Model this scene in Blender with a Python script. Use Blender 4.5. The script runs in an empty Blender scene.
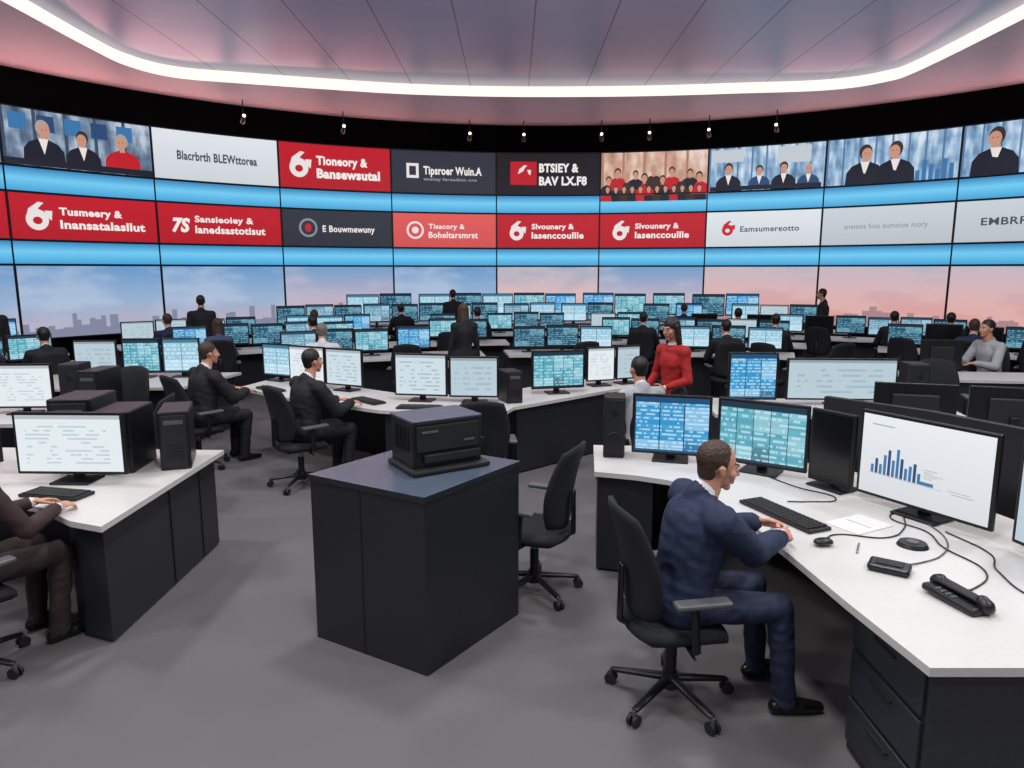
import bpy, bmesh, math, random
import numpy as np
from mathutils import Vector, Matrix, noise as mnoise
random.seed(7)
scene = bpy.context.scene
COL = scene.collection
try:
    scene.view_settings.view_transform = 'Standard'
except Exception:
    pass

# ------------------------------------------------------------ materials
def lin(c):
    return tuple(((x/255)/12.92 if x/255 <= .04045 else ((x/255+.055)/1.055)**2.4) for x in c)
MC = {}
def mat(name, rgb, rough=.5, metal=0., noise=.06, nscale=30., bump=0., spec=.5, bdist=.01, sss=0.):
    if name in MC: return MC[name]
    m = bpy.data.materials.new(name); m.use_nodes = True
    nt = m.node_tree; N = nt.nodes; L = nt.links
    b = N['Principled BSDF']
    c = lin(rgb)
    b.inputs['Roughness'].default_value = rough
    b.inputs['Metallic'].default_value = metal
    if 'Specular IOR Level' in b.inputs: b.inputs['Specular IOR Level'].default_value = spec
    if sss and 'Subsurface Weight' in b.inputs:
        b.inputs['Subsurface Weight'].default_value = sss; b.inputs['Subsurface Radius'].default_value = (1, .4, .2)
        b.inputs['Subsurface Scale'].default_value = .008
    tc = N.new('ShaderNodeTexCoord'); nz = N.new('ShaderNodeTexNoise')
    nz.inputs['Scale'].default_value = nscale; nz.inputs['Detail'].default_value = 3
    L.new(tc.outputs['Object'], nz.inputs['Vector'])
    r = N.new('ShaderNodeValToRGB')
    r.color_ramp.elements[0].position = .3; r.color_ramp.elements[1].position = .7
    r.color_ramp.elements[0].color = tuple(x*(1-noise) for x in c)+(1,)
    r.color_ramp.elements[1].color = tuple(min(1, x*(1+noise)) for x in c)+(1,)
    L.new(nz.outputs['Fac'], r.inputs['Fac']); L.new(r.outputs['Color'], b.inputs['Base Color'])
    if bump:
        bp = N.new('ShaderNodeBump'); bp.inputs['Strength'].default_value = bump; bp.inputs['Distance'].default_value = bdist
        L.new(nz.outputs['Fac'], bp.inputs['Height']); L.new(bp.outputs['Normal'], b.inputs['Normal'])
    MC[name] = m
    return m

class NB:
    def __init__(s, name):
        s.m = bpy.data.materials.new(name); s.m.use_nodes = True
        s.nt = s.m.node_tree; s.N = s.nt.nodes; s.L = s.nt.links
        s.N.clear(); s.out = s.N.new('ShaderNodeOutputMaterial')
        s.tc = s.N.new('ShaderNodeTexCoord')
        sp = s.N.new('ShaderNodeSeparateXYZ'); s.L.new(s.tc.outputs['UV'], sp.inputs[0])
        s.u = sp.outputs[0]; s.v = sp.outputs[1]
    def put(s, inp, val):
        if isinstance(val, (int, float)): inp.default_value = val
        elif isinstance(val, tuple): inp.default_value = val if len(val) == 4 else val+(1,)
        else: s.L.new(val, inp)
    def math(s, op, a, b=0.):
        n = s.N.new('ShaderNodeMath'); n.operation = op
        s.put(n.inputs[0], a); s.put(n.inputs[1], b); return n.outputs[0]
    def vec(s, x, y, z=0.):
        n = s.N.new('ShaderNodeCombineXYZ')
        for i, q in enumerate((x, y, z)): s.put(n.inputs[i], q)
        return n.outputs[0]
    def noise(s, v, scale, detail=2.):
        n = s.N.new('ShaderNodeTexNoise'); s.L.new(v, n.inputs['Vector'])
        n.inputs['Scale'].default_value = scale; n.inputs['Detail'].default_value = detail
        return n.outputs['Fac']
    def mix(s, f, a, b):
        n = s.N.new('ShaderNodeMix'); n.data_type = 'RGBA'
        s.put(n.inputs[0], f); s.put(n.inputs[6], a); s.put(n.inputs[7], b); return n.outputs[2]
    def ramp(s, f, stops):
        n = s.N.new('ShaderNodeValToRGB'); s.put(n.inputs[0], f)
        e = n.color_ramp.elements
        while len(e) < len(stops): e.new(.5)
        for i, (p, c) in enumerate(stops):
            e[i].position = p; e[i].color = lin(c)+(1,)
        return n.outputs[0]
    def emit(s, c, st=1.):
        # screen surface: emissive picture with a faint glossy coat
        b = s.N.new('ShaderNodeBsdfPrincipled')
        b.inputs['Base Color'].default_value = (.01, .01, .012, 1)
        b.inputs['Roughness'].default_value = .35
        s.put(b.inputs['Emission Color'], c); b.inputs['Emission Strength'].default_value = st
        s.L.new(b.outputs[0], s.out.inputs[0]); return s.m

def emis(name, rgb, st=1.):
    if name in MC: return MC[name]
    b = NB(name)
    g = b.ramp(b.v, [(0, tuple(x*.92 for x in rgb)), (1, rgb)])
    MC[name] = b.emit(g, st); return MC[name]

def doc_mat(name, bg, ink, rows=16, dens=.5, margin=.08):
    b = NB(name)
    r = b.math('MULTIPLY', b.v, rows)
    band = b.math('LESS_THAN', b.math('FRACT', r), .36)
    fl = b.math('FLOOR', r)
    nz = b.noise(b.vec(b.math('MULTIPLY', b.u, 7.), b.math('MULTIPLY', fl, 7.31)), 1., 1.)
    on = b.math('GREATER_THAN', nz, dens)
    inm = b.math('MULTIPLY', b.math('GREATER_THAN', b.u, margin), b.math('LESS_THAN', b.u, 1-margin*1.5))
    inv = b.math('MULTIPLY', b.math('GREATER_THAN', b.v, .1), b.math('LESS_THAN', b.v, .86))
    m = b.math('MULTIPLY', b.math('MULTIPLY', band, on), b.math('MULTIPLY', inm, inv))
    head = b.math('GREATER_THAN', b.v, .93)
    c = b.mix(m, lin(bg), lin(ink))
    c = b.mix(head, c, lin(tuple(x*.8 for x in bg)))
    return b.emit(c, 1.)
def table_mat(name, c1, c2, line, ink_c, cols=5, rows=16, header=(20, 45, 60), dens=.48):
    """data table: column panels of two tones, row rules and runs of text/number cells"""
    b = NB(name)
    cu = b.math('MULTIPLY', b.u, cols); rv = b.math('MULTIPLY', b.v, rows)
    cf = b.math('FLOOR', cu); rf = b.math('FLOOR', rv)
    alt = b.math('FRACT', b.math('MULTIPLY', rf, .5))
    base = b.mix(b.math('MULTIPLY', alt, 1.4), lin(c1), lin(c2))
    wn = b.N.new('ShaderNodeTexWhiteNoise'); wn.noise_dimensions = '2D'; b.L.new(b.vec(cf, b.math('FLOOR', b.math('MULTIPLY', rv, .34))), wn.inputs['Vector'])
    base = b.mix(b.math('MULTIPLY', b.math('GREATER_THAN', wn.outputs['Value'], .72), .35), base, lin(ink_c))
    base = b.mix(b.math('MULTIPLY', b.math('LESS_THAN', wn.outputs['Value'], .14), .5), base, lin(header))
    nz = b.noise(b.vec(b.math('MULTIPLY', b.u, 15.), b.math('MULTIPLY', rf, 5.37)), 1., 1.)
    bd = b.math('MULTIPLY', b.math('GREATER_THAN', b.math('FRACT', rv), .3), b.math('LESS_THAN', b.math('FRACT', rv), .75))
    ink = b.math('MULTIPLY', b.math('MULTIPLY', b.math('GREATER_THAN', nz, dens), bd), .6)
    c = b.mix(ink, base, lin(ink_c))
    c = b.mix(b.math('LESS_THAN', b.math('FRACT', cu), .045), c, lin(line))
    head = b.math('GREATER_THAN', b.v, .9)
    c = b.mix(head, c, lin(header))
    foot = b.math('LESS_THAN', b.v, .04)
    c = b.mix(foot, c, lin(header))
    return b.emit(c, 1.15)
def sky_mat(name, top, mid, bot, cloud, amt=.6, seed=0.):
    b = NB(name)
    base = b.ramp(b.v, [(0, bot), (.5, mid), (1, top)])
    nz = b.noise(b.vec(b.math('MULTIPLY', b.u, 1.6), b.math('MULTIPLY', b.v, 2.2), seed), 1.1, 4.)
    f = b.math('MULTIPLY', b.math('SUBTRACT', nz, .42), 3.)
    n = b.N.new('ShaderNodeClamp'); b.L.new(f, n.inputs[0]); n.inputs[2].default_value = amt
    return b.emit(b.mix(n.outputs[0], base, lin(cloud)), 1.)
def office_mat(name, a, c, d, sc=5.):
    b = NB(name)
    nz = b.noise(b.vec(b.math('MULTIPLY', b.u, sc*2.2), b.math('MULTIPLY', b.v, 1.6)), 1., 2.)
    nz2 = b.noise(b.vec(b.u, b.v, 3.), 4., 3.)
    mul = b.math('GREATER_THAN', b.math('FRACT', b.math('MULTIPLY', b.u, sc)), .12)
    f = b.math('ADD', b.math('MULTIPLY', nz, .7), b.math('MULTIPLY', nz2, .3))
    c_ = b.ramp(f, [(.35, a), (.5, c), (.65, d)])
    return b.emit(b.mix(mul, lin(a), c_), 1.)

M_WHITE = mat('desk_laminate', (200, 197, 196), .34, noise=.02)
M_DARK = mat('cabinet_charcoal', (33, 35, 41), .45, noise=.08)
M_DARK2 = mat('cabinet_graphite', (44, 47, 54), .4, noise=.08)
M_KTOP = mat('console_top_slate', (74, 86, 102), .26, noise=.05)
M_BLACK = mat('plastic_black', (16, 17, 20), .38, noise=.1)
M_BLACK2 = mat('plastic_soft_black', (25, 26, 30), .6, noise=.1)
M_FAB = mat('chair_fabric', (20, 22, 27), .85, noise=.25, nscale=300, bump=.2)
M_GREY = mat('plastic_grey', (84, 86, 90), .4)
M_METAL = mat('brushed_metal', (150, 152, 156), .3, metal=.9)
M_LINE = mat('seam_black', (10, 10, 12), .6)
M_BLK = mat('soffit_black', (6, 6, 9), .9, spec=.1)
DOC = doc_mat('screen_document', (226, 234, 238), (188, 202, 210), 14, .52)
DOC2 = doc_mat('screen_report', (205, 220, 228), (164, 186, 198), 10, .5)
DOC3 = doc_mat('screen_faint_report', (182, 202, 212), (158, 182, 196), 7, .5)
TB1 = table_mat('screen_blue_table', (56, 150, 200), (44, 128, 180), (16, 60, 95), (196, 226, 240), 3, 14, (18, 70, 110))
TB2 = table_mat('screen_teal_table', (92, 166, 184), (76, 146, 166), (20, 66, 84), (190, 222, 228), 5, 11, (14, 44, 60))
TB3 = table_mat('screen_pale_table', (150, 192, 210), (130, 178, 200), (74, 128, 154), (216, 232, 240), 2, 8, (60, 112, 140))
TB4 = table_mat('screen_dark_table', (34, 84, 110), (28, 72, 96), (10, 34, 48), (132, 190, 208), 4, 10, (12, 36, 52))
TB5 = table_mat('screen_hazy_table', (112, 158, 180), (96, 140, 164), (44, 84, 106), (184, 210, 222), 3, 9, (30, 66, 88))
OFFS = mat('screen_off', (16, 17, 20), .2)
EWHITE = emis('screen_plain_white', (232, 236, 240))
EBLUE = emis('chart_blue', (60, 120, 175)); EBLUE2 = emis('chart_navy', (40, 75, 120)); EGREY = emis('chart_grey', (175, 185, 192))

# ------------------------------------------------------------ mesh builder
def rc_mesh(p0, p1, r0, r1, side=None, n=16, caps=4):
    p0 = Vector(p0); p1 = Vector(p1)
    if isinstance(r0, (int, float)): r0 = (r0, r0)
    if isinstance(r1, (int, float)): r1 = (r1, r1)
    a = p1-p0
    if a.length < 1e-6: a = Vector((0, 0, 1e-4))
    a.normalize()
    s = Vector(side) if side else (Vector((1, 0, 0)) if abs(a.x) < .8 else Vector((0, 1, 0)))
    u = (s-a*s.dot(a)).normalized(); v = a.cross(u)
    rings = []
    for i in range(1, caps+1):
        th = math.pi/2*i/caps
        rings.append((p0-a*math.cos(th)*min(r0), r0, math.sin(th)))
    for i in range(caps, 0, -1):
        th = math.pi/2*i/caps
        rings.append((p1+a*math.cos(th)*min(r1), r1, math.sin(th)))
    vs = [p0-a*min(r0)]; fs = []
    for c, r, k in rings:
        for j in range(n):
            t = 2*math.pi*j/n
            vs.append(c+u*math.cos(t)*r[0]*k+v*math.sin(t)*r[1]*k)
    vs.append(p1+a*min(r1)); e = len(vs)-1
    for j in range(n): fs.append((0, 1+(j+1) % n, 1+j))
    for q in range(len(rings)-1):
        b0 = 1+q*n; b1 = b0+n
        for j in range(n):
            fs.append((b0+j, b0+(j+1) % n, b1+(j+1) % n, b1+j))
    b0 = 1+(len(rings)-1)*n
    for j in range(n): fs.append((b0+j, b0+(j+1) % n, e))
    return vs, fs

class MB:
    def __init__(s):
        s.v = []; s.f = []; s.mi = []; s.sm = []; s.uv = []; s.mats = []
    def slot(s, m):
        if m not in s.mats: s.mats.append(m)
        return s.mats.index(m)
    def add(s, vs, fs, m, M=None, smooth=False, uvs=None):
        o = len(s.v)
        for p in vs:
            p = Vector(p)
            s.v.append(tuple(M @ p if M else p))
        ml = isinstance(m, list)
        for i, f in enumerate(fs):
            s.f.append(tuple(o+j for j in f)); s.mi.append(s.slot(m[i]) if ml else s.slot(m)); s.sm.append(smooth)
            s.uv.append(uvs[i] if uvs else None)
    def box(s, c, size, m, bev=0., M=None, seg=2, rz=0., rx=0.):
        bm = bmesh.new(); bmesh.ops.create_cube(bm, size=1)
        for v in bm.verts: v.co = Vector((v.co.x*size[0], v.co.y*size[1], v.co.z*size[2]))
        if bev: bmesh.ops.bevel(bm, geom=list(bm.edges), offset=bev, segments=seg, profile=.5, affect='EDGES')
        bm.verts.index_update()
        T = Matrix.Translation(c) @ Matrix.Rotation(rz, 4, 'Z') @ Matrix.Rotation(rx, 4, 'X')
        if M: T = M @ T
        s.add([v.co.copy() for v in bm.verts], [[v.index for v in f.verts] for f in bm.faces], m, T)
        bm.free()
    def cone(s, p0, p1, r0, r1, m, side=None, n=14, caps=3, M=None):
        v, f = rc_mesh(p0, p1, r0, r1, side, n, caps); s.add(v, f, m, M, True)
    def cyl(s, p0, p1, r0, r1, m, n=20, M=None):
        p0 = Vector(p0); p1 = Vector(p1); a = (p1-p0).normalized()
        x = Vector((1, 0, 0)) if abs(a.x) < .8 else Vector((0, 1, 0))
        u = (x-a*x.dot(a)).normalized(); w = a.cross(u)
        vs = []
        for p, r in ((p0, r0), (p1, r1)):
            for j in range(n):
                t = 2*math.pi*j/n; vs.append(p+u*math.cos(t)*r+w*math.sin(t)*r)
        fs = [(j, (j+1) % n, n+(j+1) % n, n+j) for j in range(n)]
        s.add(vs, fs, m, M, True)
        s.add(vs, [tuple(range(n-1, -1, -1)), tuple(range(n, 2*n))], m, M)
    def prism(s, poly, z0, z1, m, M=None, mtop=None):
        ar = sum(poly[i][0]*poly[(i+1) % len(poly)][1]-poly[(i+1) % len(poly)][0]*poly[i][1] for i in range(len(poly)))
        if ar < 0: poly = poly[::-1]
        n = len(poly)
        vs = [(x, y, z0) for x, y in poly]+[(x, y, z1) for x, y in poly]
        s.add(vs, [(j, (j+1) % n, n+(j+1) % n, n+j) for j in range(n)]+[tuple(range(n-1, -1, -1))], m, M)
        s.add(vs, [tuple(range(n, 2*n))], mtop or m, M)
    def quad(s, pts, m, M=None):
        s.add(pts, [(0, 1, 2, 3)], m, M, False, [[(0, 0), (1, 0), (1, 1), (0, 1)]])
    def sheet(s, fn, m, nu=12, nv=12, th=.03, M=None):
        # closed curved slab, fn(u,v)->(point, normal)
        vs = []; fs = []
        for sgn in (1, -1):
            for j in range(nv+1):
                for i in range(nu+1):
                    u = -1+2*i/nu; v = -1+2*j/nv
                    p, nn = fn(u, v); edge = max(abs(u), abs(v))
                    k = math.sqrt(max(0., 1-edge**6))
                    vs.append(Vector(p)+Vector(nn)*sgn*th/2*(.35+.65*k))
        W = nu+1; K = W*(nv+1)
        for j in range(nv):
            for i in range(nu):
                a = j*W+i
                fs.append((a, a+1, a+1+W, a+W)); fs.append((K+a, K+a+W, K+a+1+W, K+a+1))
        rim = [i for i in range(W)]+[j*W+nu for j in range(1, nv+1)]+[nv*W+i for i in range(nu-1, -1, -1)]+[j*W for j in range(nv-1, 0, -1)]
        for q in range(len(rim)):
            a = rim[q]; b = rim[(q+1) % len(rim)]
            fs.append((a, K+a, K+b, b))
        s.add(vs, fs, m, M, True)
    def mesh(s, name):
        me = bpy.data.meshes.new(name); me.from_pydata(s.v, [], s.f)
        for m in s.mats: me.materials.append(m)
        me.polygons.foreach_set('material_index', s.mi); me.polygons.foreach_set('use_smooth', s.sm)
        if any(u is not None for u in s.uv):
            ul = me.uv_layers.new(name='UVMap'); li = 0
            for i, f in enumerate(s.f):
                for k in range(len(f)):
                    if s.uv[i] is not None: ul.data[li].uv = s.uv[i][k]
                    li += 1
        me.update(); return me
    def build(s, name, loc=(0, 0, 0), yaw=0., parent=None):
        return place(s.mesh(name), name, loc, yaw, parent)

def place(me, name, loc=(0, 0, 0), yaw=0., parent=None, sc=1.):
    o = bpy.data.objects.new(name, me); COL.objects.link(o)
    o.location = loc; o.rotation_euler = (0, 0, math.radians(yaw)); o.scale = (sc, sc, sc)
    if parent: o.parent = parent
    return o

# ------------------------------------------------------------ room geometry constants
H = 2.15
XC, YC, R = 1.10, 7.63, 14.37
CEIL = 6.45
def arc(phi, z, off=0.):
    r = R-off
    return (XC+r*math.sin(phi), YC+r*math.cos(phi), z)

# floor
b = NB('floor_carpet')
pb = b.N.new('ShaderNodeBsdfPrincipled'); pb.inputs['Roughness'].default_value = .72
ob = b.tc.outputs['Object']
n1 = b.noise(ob, .5, 3.); n2 = b.noise(ob, 220., 2.)
f = b.math('ADD', b.math('MULTIPLY', n1, .4), b.math('MULTIPLY', n2, .6))
b.put(pb.inputs['Base Color'], b.ramp(f, [(.3, (88, 84, 87)), (.7, (104, 100, 102))]))
bp = b.N.new('ShaderNodeBump'); bp.inputs['Strength'].default_value = .15; bp.inputs['Distance'].default_value = .004
b.L.new(n2, bp.inputs['Height']); b.L.new(bp.outputs[0], pb.inputs['Normal'])
b.L.new(pb.outputs[0], b.out.inputs[0]); M_FLOOR = b.m
mb = MB(); mb.box((XC, 9.5, -.05), (30.6, 27, .1), M_FLOOR); mb.build('floor')

# back wall (curved)
mb = MB(); n = 60; ph = 1.5
for i in range(n):
    a0 = -ph+2*ph*i/n; a1 = -ph+2*ph*(i+1)/n
    P = [arc(a0, 0, -.12), arc(a1, 0, -.12), arc(a1, CEIL+.4, -.12), arc(a0, CEIL+.4, -.12)]
    mb.add(P, [(3, 2, 1, 0)], M_BLK)
    P2 = [arc(a0, 0, -.3), arc(a1, 0, -.3), arc(a1, CEIL+.4, -.3), arc(a0, CEIL+.4, -.3)]
    mb.add(P2, [(0, 1, 2, 3)], M_BLK)
mb.build('wall_back')
M_WALL = mat('side_wall_paint', (60, 58, 66), .7, noise=.03, nscale=3)
xe = R*math.sin(ph)+.12
mb = MB(); mb.box((XC-xe-.1, 3.2, 3.4), (.2, 10.8, 6.85), M_WALL); mb.build('wall_left')
mb = MB(); mb.box((XC+xe+.1, 3.2, 3.4), (.2, 10.8, 6.85), M_WALL); mb.build('wall_right')

# ceiling with recessed tray and luminous cove
pts = [(-8.3, -3), (-8.3, 4), (-8.25, 11), (-8.3, 14.6), (-8.2, 15.9), (-7.6, 16.8), (-6.2, 17.3), (-4.5, 17.8), (-2.5, 18.3), (0, 18.55), (3.0, 18.5),
       (5.6, 18.2), (7.6, 17.9), (8.6, 17.2), (8.9, 16.0), (8.85, 11), (8.85, 4), (8.85, -3)]
loop = []
for i in range(len(pts)-1):
    p0 = pts[max(0, i-1)]; p1 = pts[i]; p2 = pts[i+1]; p3 = pts[min(len(pts)-1, i+2)]
    for k in range(6):
        t = k/6
        loop.append(tuple(.5*((2*p1[c])+(-p0[c]+p2[c])*t+(2*p0[c]-5*p1[c]+4*p2[c]-p3[c])*t*t+(-p0[c]+3*p1[c]-3*p2[c]+p3[c])*t**3) for c in (0, 1)))
loop.append(pts[-1])
M_CEIL = mat('ceiling_paint', (214, 204, 208), .5, noise=.02, nscale=1.5)
b = NB('ceiling_panels')
pb = b.N.new('ShaderNodeBsdfPrincipled'); pb.inputs['Roughness'].default_value = .34; pb.inputs['Metallic'].default_value = .25
sp = b.N.new('ShaderNodeSeparateXYZ'); b.L.new(b.tc.outputs['Object'], sp.inputs[0])
ln = b.math('LESS_THAN', b.math('FRACT', b.math('MULTIPLY', b.math('ADD', sp.outputs[0], 50.35), 1/1.45)), .018)
nz = b.noise(b.tc.outputs['Object'], .35, 2.)
b.put(pb.inputs['Base Color'], b.mix(ln, b.ramp(nz, [(.3, (172, 184, 208)), (.7, (194, 202, 220))]), lin((104, 110, 128))))
b.L.new(pb.outputs[0], b.out.inputs[0]); M_PANEL = b.m
bm = bmesh.new()
outer = [(XC-xe, -3)]+[(XC+(R+.12)*math.sin(-ph+2*ph*i/50), YC+(R+.12)*math.cos(-ph+2*ph*i/50)) for i in range(51)]+[(XC+xe, -3)]
ring = outer+loop[::-1]
vv = [bm.verts.new((x, y, CEIL)) for x, y in ring]
ed = [bm.edges.new((vv[i], vv[(i+1) % len(vv)])) for i in range(len(vv))]
bmesh.ops.triangle_fill(bm, edges=ed, use_beauty=True)
me = bpy.data.meshes.new('ceiling'); bm.to_mesh(me); bm.free(); me.materials.append(M_CEIL)
ceil = place(me, 'ceiling')
CV = .25
mb = MB(); mb.prism(loop, CEIL+CV, CEIL+CV+.06, M_PANEL); mb.build('tray_panels', parent=ceil)
b = NB('cove_light'); M_COVE = b.emit((1., .84, .76, 1), 1.25)
mb = MB()
for i in range(len(loop)-1):
    (x0, y0), (x1, y1) = loop[i], loop[i+1]
    mb.add([(x0, y0, CEIL), (x1, y1, CEIL), (x1, y1, CEIL+CV), (x0, y0, CEIL+CV)], [(0, 1, 2, 3)], M_COVE)
mb.build('cove_light_strip')

# ------------------------------------------------------------ video wall
ANG = .2195
W = ANG*R
ROWS = [(4.42, 5.62), (2.83, 3.82), (.62, 2.24)]
RED = emis('banner_red', (190, 22, 38)); SALM = emis('banner_salmon', (222, 88, 86)); SLATE = emis('banner_slate', (46, 50, 62)); NIGHT = emis('banner_black', (24, 20, 28))
PALE = emis('banner_white', (222, 228, 234)); PALE2 = emis('banner_grey', (200, 208, 216)); TW = emis('ink_white', (240, 232, 230)); TB = emis('ink_dark', (70, 76, 86)); TR = emis('ink_red', (200, 34, 46)); TG = emis('ink_grey', (140, 146, 154))
b = NB('cyan_band'); M_CYAN = b.emit(b.ramp(b.v, [(0, (66, 160, 212)), (.55, (112, 202, 242)), (1, (48, 128, 184))]), 1.)
SK = [sky_mat('sky_a', (104, 152, 200), (150, 176, 208), (190, 172, 182), (190, 202, 222), .5, 1.),
      sky_mat('sky_b', (112, 156, 198), (176, 172, 194), (216, 160, 156), (198, 190, 206), .5, 5.),
      sky_mat('sky_c', (140, 166, 196), (206, 178, 184), (232, 172, 148), (226, 196, 190), .4, 9.),
      sky_mat('sky_d', (166, 176, 200), (212, 168, 172), (222, 154, 142), (228, 190, 184), .4, 14.)]
SKL = emis('skyline_haze', (134, 140, 166)); SKL2 = emis('skyline_warm_haze', (176, 138, 146))
OF1 = office_mat('footage_office', (58, 74, 96), (112, 134, 158), (190, 204, 218))
OF2 = office_mat('footage_city', (84, 120, 158), (142, 176, 206), (214, 226, 238), 8)
OF3 = office_mat('footage_hall', (176, 124, 104), (208, 170, 150), (230, 210, 198))
SKIN2 = emis('footage_skin', (206, 150, 128)); SU2 = emis('footage_suit', (24, 28, 44)); HR2 = emis('footage_hair', (60, 44, 38)); HR3 = emis('footage_grey_hair', (176, 164, 156)); RD2 = emis('footage_red', (196, 26, 38))

def text_geo(body, size, bold=.012, align='LEFT', shear=0.):
    cu = bpy.data.curves.new('t', 'FONT'); cu.body = body; cu.size = size; cu.offset = bold*size/.3*.7; cu.align_x = align; cu.shear = shear; cu.resolution_u = 3; cu.space_character = 1.06
    o = bpy.data.objects.new('t', cu); COL.objects.link(o)
    dg = bpy.context.evaluated_depsgraph_get()
    me = bpy.data.meshes.new_from_object(o.evaluated_get(dg))
    vs = [v.co.copy() for v in me.vertices]; fs = [tuple(p.vertices) for p in me.polygons]
    bpy.data.objects.remove(o); bpy.data.curves.remove(cu); bpy.data.meshes.remove(me)
    return vs, fs

class Scr:
    """one display of the video wall; local coords u (m along arc, 0 centre), v (m up from bottom)"""
    def __init__(s, k, row, m):
        s.k = k; s.z0, s.z1 = ROWS[row]; s.mb = MB(); s.h = s.z1-s.z0; s.w = W-.05; s.off = .0
        mb = s.mb; n = 8
        def P(u, z, o): return arc(k*ANG+u/R, z, o)
        for i in range(n):
            u0 = -s.w/2+s.w*i/n; u1 = -s.w/2+s.w*(i+1)/n
            mb.add([P(u0, s.z0, .0), P(u1, s.z0, .0), P(u1, s.z1, .0), P(u0, s.z1, .0)], [(0, 1, 2, 3)], m, None, False,
                   [[(i/n, 0), ((i+1)/n, 0), ((i+1)/n, 1), (i/n, 1)]])
            for za, zb in ((s.z0-.03, s.z0), (s.z1, s.z1+.03)):
                mb.add([P(u0, za, .02), P(u1, za, .02), P(u1, zb, .02), P(u0, zb, .02)], [(0, 1, 2, 3)], M_BLACK)
            mb.add([P(u0, s.z0-.03, .02), P(u1, s.z0-.03, .02), P(u1, s.z0-.03, -.1), P(u0, s.z0-.03, -.1)], [(0, 1, 2, 3)], M_BLACK)
        for sg in (-1, 1):
            ua = sg*s.w/2; ub = sg*W/2
            mb.add([P(ua, s.z0-.03, .02), P(ub, s.z0-.03, .02), P(ub, s.z1+.03, .02), P(ua, s.z1+.03, .02)], [(0, 1, 2, 3)], M_BLACK)
    def map(s, vs, o): return [arc(s.k*ANG+x/R, s.z0+y, .01+o) for x, y in vs]
    def poly(s, pts, m, lay=1): s.mb.add(s.map(pts, lay*.006), [tuple(range(len(pts)))], m, None, False, [[(.5, .5)]*len(pts)])
    def rect(s, x0, y0, x1, y1, m, lay=1): s.poly([(x0, y0), (x1, y0), (x1, y1), (x0, y1)], m, lay)
    def disc(s, cx, cy, rx, ry, m, lay=1, n=24, a0=0, a1=2*math.pi):
        s.poly([(cx+rx*math.cos(a0+(a1-a0)*i/n), cy+ry*math.sin(a0+(a1-a0)*i/n)) for i in range(n)], m, lay)
    def text(s, body, x, y, size, m, width=None, bold=.012, align='LEFT', shear=0.):
        vs, fs = text_geo(body, size, bold, align, shear)
        if width:
            mx = max(v.x for v in vs); mn = min(v.x for v in vs); k = width/(mx-mn)
            vs = [Vector(((v.x-(mn if align == 'LEFT' else (mn+mx)/2))*k, v.y, 0)) for v in vs]
        s.mb.add(s.map([(x+v.x, y+v.y) for v in vs], .02), fs, m, None, False, [[(.5, 1)]*len(f) for f in fs])
    def logo(s, cx, cy, r, fg, bg):
        s.disc(cx-.03*r, cy-.22*r, r*.72, r*.72, fg, 1); s.disc(cx-.03*r, cy-.28*r, r*.3, r*.26, bg, 3)
        s.poly([(cx-.72*r, cy-.1*r), (cx-.55*r, cy+.5*r), (cx+.1*r, cy+1.0*r), (cx+.45*r, cy+.95*r), (cx+.1*r, cy+.6*r), (cx+.0*r, cy+.3*r)], fg, 2)
        s.poly([(cx+.45*r, cy+.42*r), (cx+.95*r, cy+.42*r), (cx+.86*r, cy-.25*r), (cx+.6*r, cy-.02*r)], fg, 2)
    def person(s, cx, y0, sc, suit, hair, shirt=None, turn=0.):
        w = .42*sc; sh = .52*sc
        s.poly([(cx-w, y0), (cx+w, y0), (cx+w*.95, y0+sh*.55), (cx+w*.7, y0+sh*.82), (cx+w*.22, y0+sh), (cx-w*.22, y0+sh), (cx-w*.7, y0+sh*.82), (cx-w*.95, y0+sh*.55)], suit, 1)
        if shirt: s.poly([(cx-.1*sc, y0+sh), (cx, y0+sh*.35), (cx+.1*sc, y0+sh)], shirt, 2)
        s.rect(cx-.06*sc, y0+sh*.92, cx+.06*sc, y0+sh*1.12, SKIN2, 2)
        hy = y0+sh+.2*sc
        s.disc(cx, hy+.03*sc, .14*sc, .175*sc, hair, 2); s.disc(cx+turn*sc, hy-.03*sc, .115*sc, .15*sc, SKIN2, 3)
        for e in (-.04, .04): s.disc(cx+turn*sc+e*sc, hy-.005*sc, .015*sc, .009*sc, HR2, 4, 8)
    def skyline(s, m, seed):
        rr = random.Random(seed); x = -s.w/2
        while x < s.w/2-.12:
            w_ = rr.uniform(.08, .22); hh = rr.choice([.18, .25, .3, .4, .55])*rr.uniform(.7, 1.1)
            s.rect(x, .0, min(x+w_, s.w/2), hh, m, 1); x += w_
    def done(s): return s.mb.build('video_wall_display')

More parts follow.
